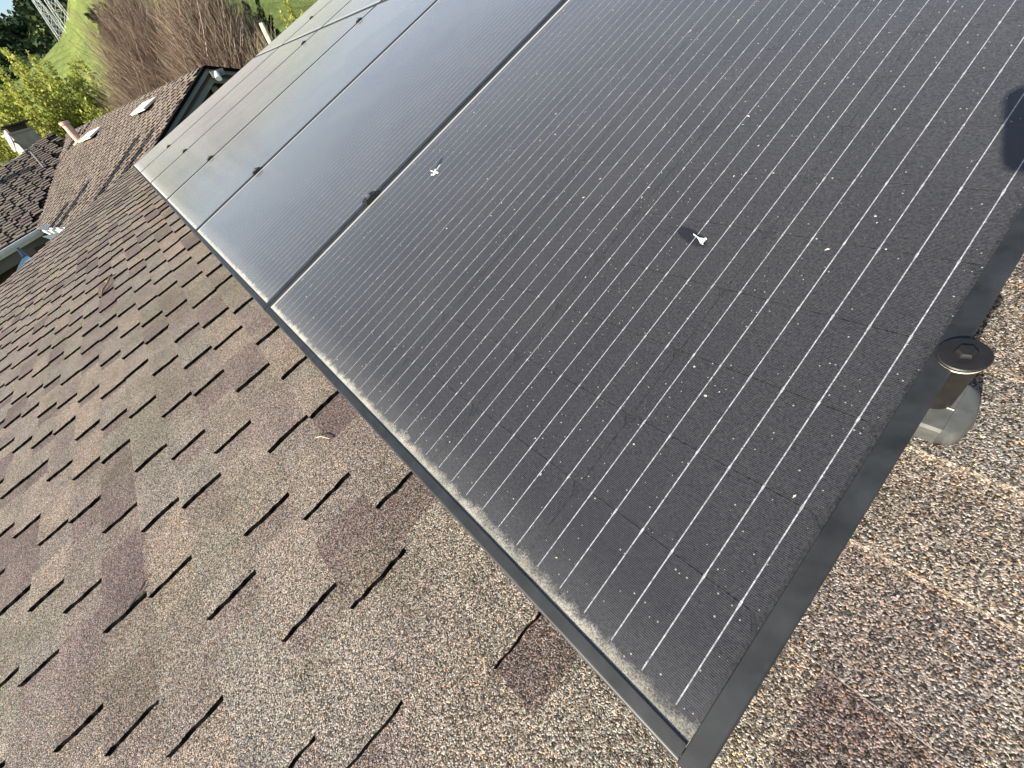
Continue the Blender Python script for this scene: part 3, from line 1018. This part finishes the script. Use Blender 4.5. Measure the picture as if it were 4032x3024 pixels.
# flue pipe
M_PINK = simple('pinkish_clay_pipe', (0.46, 0.31, 0.26), 0.7, noise=(10, .2))
pb = hit(312, 553, A_, NG)
pt = pb + Vector((0, 0, .62)) + Vector((.0, -.05, 0))
fp = empty('flue_pipe', Matrix.Translation(pb))
tag(fp, 'pinkish round flue pipe with cap rising from the gable roof by the valley', 'flue pipe')
m = MB(); m.lathe([(.085, -.2), (.085, .34)], (0, 0, 0), (0, -.03, 1), 20); m.build('pipe', M_PINK, fp, smooth=False)
m = MB(); m.lathe([(.10, .34), (.108, .35), (.108, .40), (.09, .41)], (0, 0, 0), (0, -.03, 1), 20); m.build('cap', M_PINK, fp)
m = MB()
q = [Vector((-.17, -.2, 0)), Vector((.17, -.2, 0)), Vector((.17, .17, 0)), Vector((-.17, .17, 0))]
q = [p - NG * p.dot(NG) for p in q]
m.hexa([p + NG * .014 for p in q] + [p + NG * .024 for p in q]); m.build('flashing', simple('copper_flashing', (.45, .33, .20), .5), fp)

# chimney behind the hip roof
ch = at(88, 540, 19)
cb = empty('chimney', Matrix.Translation(ch) @ Matrix.Rotation(R(-22), 4, 'Z'))
tag(cb, 'square chimney with dark cap and lit pale side behind the hip roof', 'chimney')
m = MB(); m.box((-.25, -.28, -1.2), (.25, .28, .10)); m.build('stack', simple('tan_chimney', (.36, .32, .25), .9, noise=(5, .2)), cb)
m = MB(); m.box((-.28, -.31, .102), (.28, .31, .15)); m.build('crown', simple('grey_crown', (.3, .29, .27), .8), cb)
m = MB(); m.box((-.20, -.22, .152), (.20, .22, .27)); m.build('spark_guard', M_DARKWOOD, cb)
m = MB(); m.box((-.30, -.33, .272), (.30, .33, .31)); m.build('lid', M_BLACKPL, cb)
# satellite dish on the hip roof's upper edge
dp = at(38, 556, 16.2)
ds = empty('satellite_dish', Matrix.Translation(dp))
tag(ds, 'pale grey satellite dish on the upper edge of the hip roof', 'satellite dish')
m = MB(); m.lathe([(.01, .05), (.10, .04), (.17, .02), (.22, 0), (.225, .004), (.175, .026), (.10, .047), (.01, .057)], (0, 0, 0), (.25, .82, -.3), 28)
m.build('reflector', simple('dish_grey', (.22, .225, .23), .6), ds, smooth=True)
m = MB(); m.tube([(0.02, .06, -.02), (.05, .18, -.2), (.05, .16, -.62)], .022, 8); m.build('mast', M_TRIM, ds)
m = MB(); m.tube([(0, .0, -.28), (-.06, -.25, -.36), (-.09, -.46, -.30)], .010, 6); m.box((-.13, -.55, -.34), (-.06, -.44, -.25)); m.build('feed_arm', M_PALE, ds)

# gutters and eave of the hip roof
M_GUT = simple('white_gutter', (0.74, 0.75, 0.77), 0.45, noise=(5, .08))
ed = (GUT - COR).normalized()
ov = (-ML.col[1].to_3d()); ov = Vector((ov.x, ov.y, 0)).normalized()
def gutter(a, b, out, name='gutter'):
    m = MB()
    d = (b - a)
    prof = [(-.01, 0.0), (-.01, -.13), (.07, -.13), (.115, -.05), (.12, 0.0), (.108, 0.0), (.103, -.045), (.065, -.12), (0, -.12), (0, 0)]
    ring = lambda o_: [o_ + out * x + Vector((0, 0, z - .005)) for x, z in prof]
    r0, r1 = ring(a), ring(b)
    n = len(prof)
    bI = len(m.v)
    m.v += [tuple(p) for p in r0 + r1]
    for i in range(n):
        m.f.append((bI + i, bI + (i + 1) % n, bI + n + (i + 1) % n, bI + n + i)); m.m.append(0); m.t.append(0)
    m.f.append(tuple(bI + i for i in range(n))); m.m.append(0); m.t.append(0)
    m.f.append(tuple(bI + n + i for i in reversed(range(n)))); m.m.append(0); m.t.append(0)
    return wpart(m, name, M_GUT)
gutter(COR + ed * .02, GUT2, ov)
ed2 = (RB - COR).normalized(); ov2 = -MG.col[1].to_3d(); ov2 = Vector((ov2.x, ov2.y, 0)).normalized()
gutter(COR + ed2 * .9, RB, ov2)
# splash guards at the foot of the valley
for (qa, qb, qc, dd) in (((145, 899), (203, 884), (183, 910), 12.9), ((168, 932), (232, 916), (205, 946), 12.3)):
    m = MB(); a, b, c = at(*qa, dd), at(*qb, dd), at(*qc, dd - .05)
    th = (b - a).cross(c - a).normalized() * .012
    m.poly([a, b, c]); m.poly([a + th, c + th, b + th])
    for s_, e_ in ((a, b), (b, c), (c, a)): m.poly([s_, s_ + th, e_ + th, e_])
    wpart(m, 'splash_guard', simple('white_metal', (.82, .82, .80), .5))
# fascia, dark porch wall under the eave
m = MB(); f0, f1 = COR - ov * .03, GUT2 - ov * .03
m.hexa([f0 + Vector((0, 0, -.34)), f1 + Vector((0, 0, -.34)), f1 - ov * .04 + Vector((0, 0, -.34)), f0 - ov * .04 + Vector((0, 0, -.34)),
        f0 + Vector((0, 0, -.02)), f1 + Vector((0, 0, -.02)), f1 - ov * .04 + Vector((0, 0, -.02)), f0 - ov * .04 + Vector((0, 0, -.02))])
wpart(m, 'fascia', simple('taupe_fascia', (.16, .14, .12), .7))
m = MB()
w0, w1 = COR - ov * 1.4 + ed2 * 1.6, GUT2 - ov * 1.4
zb_ = -4.4
pts = [Vector((w0.x, w0.y, zb_)), Vector((w1.x, w1.y, zb_)), Vector((w1.x, w1.y, COR.z - .3)), Vector((w0.x, w0.y, COR.z - .3))]
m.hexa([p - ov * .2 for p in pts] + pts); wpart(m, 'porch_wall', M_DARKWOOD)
m = MB()
s0, s1 = COR - ov * .08 + Vector((0, 0, -.30)), GUT2 - ov * .08 + Vector((0, 0, -.30))
pts = [s0 - ed * 2.0, s1, s1 - ov * 1.5, s0 - ov * 1.5 - ed * 2.0]
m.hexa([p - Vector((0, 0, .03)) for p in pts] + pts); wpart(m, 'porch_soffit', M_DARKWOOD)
m = MB()
s0, s1 = COR - ov2 * .1 + Vector((0, 0, -.3)), RB - ov2 * .1 + Vector((0, 0, -.3))
pts = [Vector((s0.x, s0.y, zb_)), Vector((s1.x, s1.y, zb_)), s1, s0]
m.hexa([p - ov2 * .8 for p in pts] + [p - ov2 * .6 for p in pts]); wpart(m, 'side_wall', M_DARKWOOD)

# pale blue fan-headed thing under the gutter
bb = at(100, 1012, 12.2)
br = empty('broom', Matrix.Translation(bb))
tag(br, 'pale blue fan shaped broom head in the shade under the white gutter', 'broom')
M_BLUE = simple('pale_blue_bristle', (.25, .45, .62), .6)
rdn = (yd * .35 + xr * .25 - yd * 0).normalized()
for k in range(9):
    t = (k - 4) / 4
    dirv = (yd * .9 + xr * (.42 + .55 * t)).normalized()
    side = (xr * .75 - yd * .35).normalized()
    m = MB(); m.tube([side * .03 * t, side * .09 * t + dirv * .14, side * .12 * t + dirv * .25], [.012, .022, .026], 6); m.build('bristle', M_BLUE, br)
m = MB(); m.tube([(-xr * .14 - yd * .16), Vector((0, 0, 0))], [.03, .045], 8); m.build('ferrule', simple('grey_ferrule', (.10, .12, .18), .5), br)

# ------------------------------------------------------------------ trees, shrubs, towers
def quads(cent, size, tone, flat=0.0, stretch=1.0):
    """leaf-sized diamonds at random tilts; returns verts, faces, tones"""
    n = len(cent)
    a = rng.normal(size=(n, 3)); a /= np.linalg.norm(a, axis=1)[:, None]
    b = rng.normal(size=(n, 3)); b -= a * (a * b).sum(1)[:, None]; b /= np.linalg.norm(b, axis=1)[:, None]
    s = np.asarray(size)[:, None] if np.ndim(size) else size
    a = a * s * .5 * stretch; b = b * s * .5
    v = np.stack([cent - a, cent - b, cent + a, cent + b], 1).reshape(-1, 3)
    f = np.arange(4 * n).reshape(n, 4)
    return v, f, tone
def np_obj(name, v, f, mat, parent, tone=None, origin=None):
    me = bpy.data.meshes.new(name)
    v = np.asarray(v, np.float32); f = np.asarray(f, np.int32)
    k = f.shape[1]
    me.vertices.add(len(v)); me.vertices.foreach_set('co', v.ravel())
    me.loops.add(f.size); me.loops.foreach_set('vertex_index', f.ravel())
    me.polygons.add(len(f)); me.polygons.foreach_set('loop_start', np.arange(0, f.size, k, dtype=np.int32))
    me.polygons.foreach_set('loop_total', np.full(len(f), k, dtype=np.int32))
    me.materials.append(mat)
    me.update(calc_edges=True); me.validate()
    o = bpy.data.objects.new(name, me)
    o.color = (0, 0, 0, 1)
    link(o, parent)
    if tone is not None: face_attr(o, 'tone', tone)
    return o
def sticks(bases, tips, r0, r1, bend=.0):
    """three-sided tapered sticks, two segments each"""
    n = len(bases)
    d = tips - bases
    L = np.linalg.norm(d, axis=1)[:, None]
    dn = d / np.maximum(L, 1e-6)
    ref = np.where(np.abs(dn[:, 2:3]) > .9, np.array([[1., 0, 0]]), np.array([[0, 0, 1.]]))
    a = np.cross(dn, ref); a /= np.linalg.norm(a, axis=1)[:, None]
    b = np.cross(dn, a)
    mid = bases + d * .5 + rng.normal(size=(n, 3)) * L * bend
    vs = []
    for c, r in ((bases, r0), (mid, (np.asarray(r0) + np.asarray(r1)) / 2), (tips, r1)):
        r = np.asarray(r)[:, None] if np.ndim(r) else r
        for k in range(3):
            t = 2 * math.pi * k / 3
            vs.append(c + (a * math.cos(t) + b * math.sin(t)) * r)
    v = np.stack(vs, 1).reshape(-1, 3)
    base = np.arange(n)[:, None] * 9
    fs = []
    for s in (0, 3):
        for k in range(3):
            fs.append(base + np.array([[s + k, s + (k + 1) % 3, s + 3 + (k + 1) % 3, s + 3 + k]]))
    f = np.concatenate(fs, 0)
    return v, f

def leafy_tree(px, dist, height_, spread, n_branch, label, mat, leaf=.16, nl=14000, group=None, cat='tree', seed=1, lean=0.0, name='leafy_tree', top=None):
    """many-stemmed tree whose sprays of leaves climb upright shoots"""
    g = np.random.default_rng(seed)
    d = ray(*px); k = dist / math.hypot(d.x, d.y)
    x, y = CAM.x + d.x * k, CAM.y + d.y * k
    z = ground_z(x, y)
    if top is not None: height_ = CAM.z + dist * math.tan(R(top)) - z
    o = empty(name, Matrix.Translation((x, y, z)))
    tag(o, label, cat, group)
    m = MB()
    stems = []
    for s in range(5):
        a = g.uniform(0, 6.28); rr = g.uniform(.05, .3) * spread
        p1 = Vector((math.cos(a) * rr * .4, math.sin(a) * rr * .4, height_ * .3)); p2 = Vector((math.cos(a) * rr * 1.2, math.sin(a) * rr * 1.2, height_ * .62))
        stems.append((Vector((0, 0, 0)), p1, p2))
    m.tube([(0, 0, -.3), (0, 0, height_ * .12)], [.2, .16], 8); m.build('trunk', M_BARK, o)
    for st in stems:
        m = MB(); m.tube(list(st), [.10, .07, .035], 6); m.build('limb', M_BARK, o)
    cs, ts, bs, tp = [], [], [], []
    for b in range(n_branch):
        a = g.uniform(0, 6.28); rr = spread * math.sqrt(g.uniform(0, 1))
        h0 = height_ * g.uniform(.12, .5); top = height_ * g.uniform(.55, 1.0) * (1 - .35 * (rr / spread) ** 2)
        p0 = np.array([math.cos(a) * rr * .45, math.sin(a) * rr * .45, h0]); p1 = np.array([math.cos(a) * rr, math.sin(a) * rr, top])
        bs.append(p0); tp.append(p1)
        n = int(nl / n_branch)
        f = g.uniform(.15, 1.02, n) ** .8
        c = p0 + (p1 - p0) * f[:, None] + g.normal(size=(n, 3)) * (np.array([.20, .20, .22]) * (1.25 - f[:, None]) * spread / 2.2)
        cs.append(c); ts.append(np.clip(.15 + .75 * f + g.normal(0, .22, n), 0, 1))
    v, f = sticks(np.array(bs), np.array(tp), .028, .006, .03)
    np_obj('shoots', v, f, M_BARK, o)['kind'] = 'stuff'
    c = np.concatenate(cs); t = np.concatenate(ts)
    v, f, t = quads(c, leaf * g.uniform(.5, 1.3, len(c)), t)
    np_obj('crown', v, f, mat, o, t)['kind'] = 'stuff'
    return o
G_T = 'leafy trees behind the neighbouring house'
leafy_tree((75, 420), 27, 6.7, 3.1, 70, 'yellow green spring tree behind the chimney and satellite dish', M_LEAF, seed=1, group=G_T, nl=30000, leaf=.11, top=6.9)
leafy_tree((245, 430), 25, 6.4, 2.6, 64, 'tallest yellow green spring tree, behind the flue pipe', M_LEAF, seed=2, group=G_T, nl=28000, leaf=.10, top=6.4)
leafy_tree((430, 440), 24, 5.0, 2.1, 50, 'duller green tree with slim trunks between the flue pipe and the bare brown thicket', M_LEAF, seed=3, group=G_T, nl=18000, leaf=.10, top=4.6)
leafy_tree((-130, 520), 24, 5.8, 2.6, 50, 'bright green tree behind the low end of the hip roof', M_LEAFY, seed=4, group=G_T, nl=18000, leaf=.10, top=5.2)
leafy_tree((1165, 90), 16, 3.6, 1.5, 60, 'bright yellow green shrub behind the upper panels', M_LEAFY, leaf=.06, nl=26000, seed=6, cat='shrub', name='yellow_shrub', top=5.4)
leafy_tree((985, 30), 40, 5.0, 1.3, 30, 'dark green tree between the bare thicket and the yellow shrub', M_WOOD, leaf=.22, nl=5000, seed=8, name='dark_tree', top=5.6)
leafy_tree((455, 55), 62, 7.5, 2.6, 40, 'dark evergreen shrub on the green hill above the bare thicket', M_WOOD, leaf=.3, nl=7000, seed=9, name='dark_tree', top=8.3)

def thicket(px, dist, hgt, spread, n, label, mat, seed, name='bare_thicket', cat='bush', thick=.010, group=None, zoff=0.0, lo=.05, top=None):
    g = np.random.default_rng(seed)
    d = ray(*px); k = dist / math.hypot(d.x, d.y)
    x, y = CAM.x + d.x * k, CAM.y + d.y * k
    z = ground_z(x, y) + zoff
    if top is not None: hgt = CAM.z + dist * math.tan(R(top)) - z
    o = empty(name, Matrix.Translation((x, y, z)))
    tag(o, label, cat, group)
    bs, tp, tn = [], [], []
    for s in range(9):
        a = g.uniform(0, 6.28); rr = spread * g.uniform(.1, .6)
        p = [Vector((math.cos(a) * rr * .2, math.sin(a) * rr * .2, -.2)), Vector((math.cos(a) * rr * .7, math.sin(a) * rr * .7, hgt * .35)), Vector((math.cos(a) * rr * 1.3, math.sin(a) * rr * 1.3, hgt * .7))]
        m = MB(); m.tube(p, [thick * 5, thick * 3.5, thick * 1.5], 6); m.build('stem', mat, o)
        face_attr(o.children[-1], 'tone', [g.uniform(.1, .6)] * len(o.children[-1].data.polygons))
    # dome of fine upright twigs
    u = g.normal(size=(n, 3)); u /= np.linalg.norm(u, axis=1)[:, None]; u[:, 2] = np.abs(u[:, 2])
    rad = g.uniform(0, 1, n) ** .45
    base = u * rad[:, None] * np.array([spread, spread, hgt * .88]) * .92
    base[:, 2] = np.maximum(base[:, 2], hgt * lo)
    out = np.stack([u[:, 0], u[:, 1], np.zeros(n)], 1)
    dirv = out * .38 + np.array([0, 0, 1.0]) + g.normal(size=(n, 3)) * .28
    dirv /= np.linalg.norm(dirv, axis=1)[:, None]
    L = g.uniform(.25, .95, n) * hgt * .20
    tips = base + dirv * L[:, None]
    v, f = sticks(base, tips, thick * g.uniform(.5, 1.1, n), thick * .25, .06)
    t = np.clip(g.normal(.38, .28, n), 0, 1)
    np_obj('twigs', v, f, mat, o, np.tile(t, 6))['kind'] = 'stuff'
    return o
thicket((650, 260), 19.5, 6.3, 2.3, 32000, 'big bare brown thicket of fine upright twigs behind the gable ridge', M_TWIG, 21, group='bare thickets behind the gable', top=10.5, lo=.3)
thicket((860, 200), 17.5, 5.6, 2.0, 26000, 'bare brown thicket above the gable peak, reaching the panels', M_TWIG, 22, group='bare thickets behind the gable', top=10.5, lo=.3)
thicket((500, 330), 21.5, 4.6, 1.6, 5000, 'thin pale bare bush at the leafy side of the brown thicket', M_REED, 23, thick=.008, name='pale_bush', top=6.0, lo=.3)
thicket((1030, 140), 15.5, 3.3, 1.0, 3600, 'clump of dry pale reeds between thicket and yellow shrub', M_REED, 24, thick=.009, name='reed_clump', cat='reeds', top=5.0, lo=.3)
# pale stump post among the reeds
pp = at(1052, 135, 14.5)
st = empty('post', Matrix.Translation(pp)); tag(st, 'short pale weathered post standing among the dry reeds', 'post')
m = MB(); m.tube([(0, 0, -2.5), (.02, 0, .05), (.03, 0, .22)], [.075, .07, .06], 8); m.build('shaft', simple('bleached_wood', (.55, .45, .33), .9, noise=(9, .25)), st)

# wood on the far hill: one mass of crowns
g = np.random.default_rng(31)
cs, ss, ts = [], [], []
for k in range(900):
    az = R(g.uniform(-24, 9)); r = g.uniform(235, 560)
    x, y = r * math.cos(az), r * math.sin(az)
    z = ground_z(x, y)
    hh = g.uniform(6, 12); ww = hh * g.uniform(.38, .6)
    n = 70
    u = g.normal(size=(n, 3)); u /= np.linalg.norm(u, axis=1)[:, None]
    c = np.array([x, y, z + hh * .52]) + u * np.array([ww, ww, hh * .5]) * (g.uniform(.55, 1.0, n)[:, None])
    cs.append(c); ss.append(g.uniform(1.2, 3.0, n)); ts.append(np.clip(g.normal(.25 + .5 * g.uniform(), .2, n), 0, 1))
v, f, t = quads(np.concatenate(cs), np.concatenate(ss), np.concatenate(ts))
o = np_obj('woodland', v, f, M_WOOD, None, t); o['kind'] = 'stuff'

# lattice towers on the green hill
M_STEEL = simple('galvanised_steel', (.55, .58, .60), .5, .3)
def tower(px, dist, hgt, foot, label, yaw=0.3):
    d = ray(*px); k = dist / math.hypot(d.x, d.y)
    x, y = CAM.x + d.x * k, CAM.y + d.y * k
    z = ground_z(x, y)
    o = empty('transmission_tower', Matrix.Translation((x, y, z)) @ Matrix.Rotation(yaw, 4, 'Z'))
    tag(o, label, 'pylon', 'lattice pylons on the hill')
    w = lambda f: foot * (1 - f) ** 1.15 * .5 + .16
    th = hgt * .0055
    for sx in (-1, 1):
        for sy in (-1, 1):
            m = MB()
            for i in range(6):
                f0, f1 = i / 6, (i + 1) / 6
                m.beam((sx * w(f0), sy * w(f0), hgt * f0 - (1.5 if i == 0 else 0)), (sx * w(f1), sy * w(f1), hgt * f1), th, th)
            m.build('leg', M_STEEL, o)
    m = MB()
    lv = [0, .14, .27, .39, .5, .6, .69, .77, .84, .9, .95, 1.0]
    for f0, f1 in zip(lv, lv[1:]):
        for (ax, ay), (bx, by) in (((-1, -1), (1, -1)), ((1, -1), (1, 1)), ((1, 1), (-1, 1)), ((-1, 1), (-1, -1))):
            m.beam((ax * w(f0), ay * w(f0), hgt * f0), (bx * w(f1), by * w(f1), hgt * f1), th * .5, th * .5)
            m.beam((bx * w(f0), by * w(f0), hgt * f0), (ax * w(f1), ay * w(f1), hgt * f1), th * .5, th * .5)
            m.beam((ax * w(f1), ay * w(f1), hgt * f1), (bx * w(f1), by * w(f1), hgt * f1), th * .5, th * .5)
    m.build('lattice', M_STEEL, o)
    for f, l in ((.40, .30), (.62, .26), (.80, .2)):
        m = MB(); zz = hgt * f
        for sy in (-1, 1):
            m.beam((-hgt * l * .5, sy * .2, zz), (hgt * l * .5, sy * .2, zz), th * .7, th * .7)
        for sx in (-1, 1):
            m.beam((sx * w(f), 0, zz + hgt * .045), (sx * hgt * l * .5, 0, zz), th * .5, th * .5)
        m.build('cross_arm', M_STEEL, o)
    return o
tower((248, 145), 165, 15, 1.9, 'pale lattice pylon standing against the dark wood')
tower((285, 118), 146, 15, 1.8, 'pale lattice pylon in front of the grass and wood boundary')
tower((362, 58), 140, 13, 1.6, 'thin lattice pylon standing wholly on the green hill')

# trees beside the houses towards the sun; they throw the long shadows on the gable and hip roofs
def slim_tree(x, y, top, wid, label, seed):
    g = np.random.default_rng(seed)
    z = ground_z(x, y)
    o = empty('cypress_tree', Matrix.Translation((x, y, z)))
    tag(o, label, 'tree', 'slim trees beside the roofs')
    H = top - z
    m = MB(); m.tube([(0, 0, -.2), (0, 0, H * .97)], [.14, .02], 8); m.build('trunk', M_BARK, o)
    n = 2600
    f = g.uniform(.1, 1, n)
    rr = wid * np.sqrt(g.uniform(0, 1, n)) * np.clip((1 - f) * 2.2, .05, 1) * (.8 + .3 * np.sin(f * 23))
    a = g.uniform(0, 6.28, n)
    c = np.stack([rr * np.cos(a), rr * np.sin(a), f * H], 1)
    v, fc, t = quads(c, .26 * g.uniform(.6, 1.3, n), g.uniform(0, 1, n))
    np_obj('crown', v, fc, M_WOOD, o, t)['kind'] = 'stuff'
def shade_tree(px, py, run, wid, label, seed, plane=(None, None)):
    a, n = plane
    P = hit(px, py, a, n)
    S = P + SUN_TO * run
    slim_tree(S.x, S.y, S.z, wid, label, seed)
PG, PLh = (A_, NG), (COR, NL)
shade_tree(605, 520, 12.5, .30, 'tallest slim dark tree beyond the eave of the gable roof', 41, PG)
shade_tree(540, 555, 11.0, .24, 'slim dark tree beyond the eave, shorter than the tallest', 42, PG)
shade_tree(345, 730, 9.0, .30, 'small slim dark tree shading the lower gable roof', 43, PG)
shade_tree(262, 815, 8.0, .42, 'bushy slim dark tree shading the valley foot', 44, PG)
shade_tree(120, 668, 9.0, .20, 'thin dark tree shading the hip roof', 45, PLh)
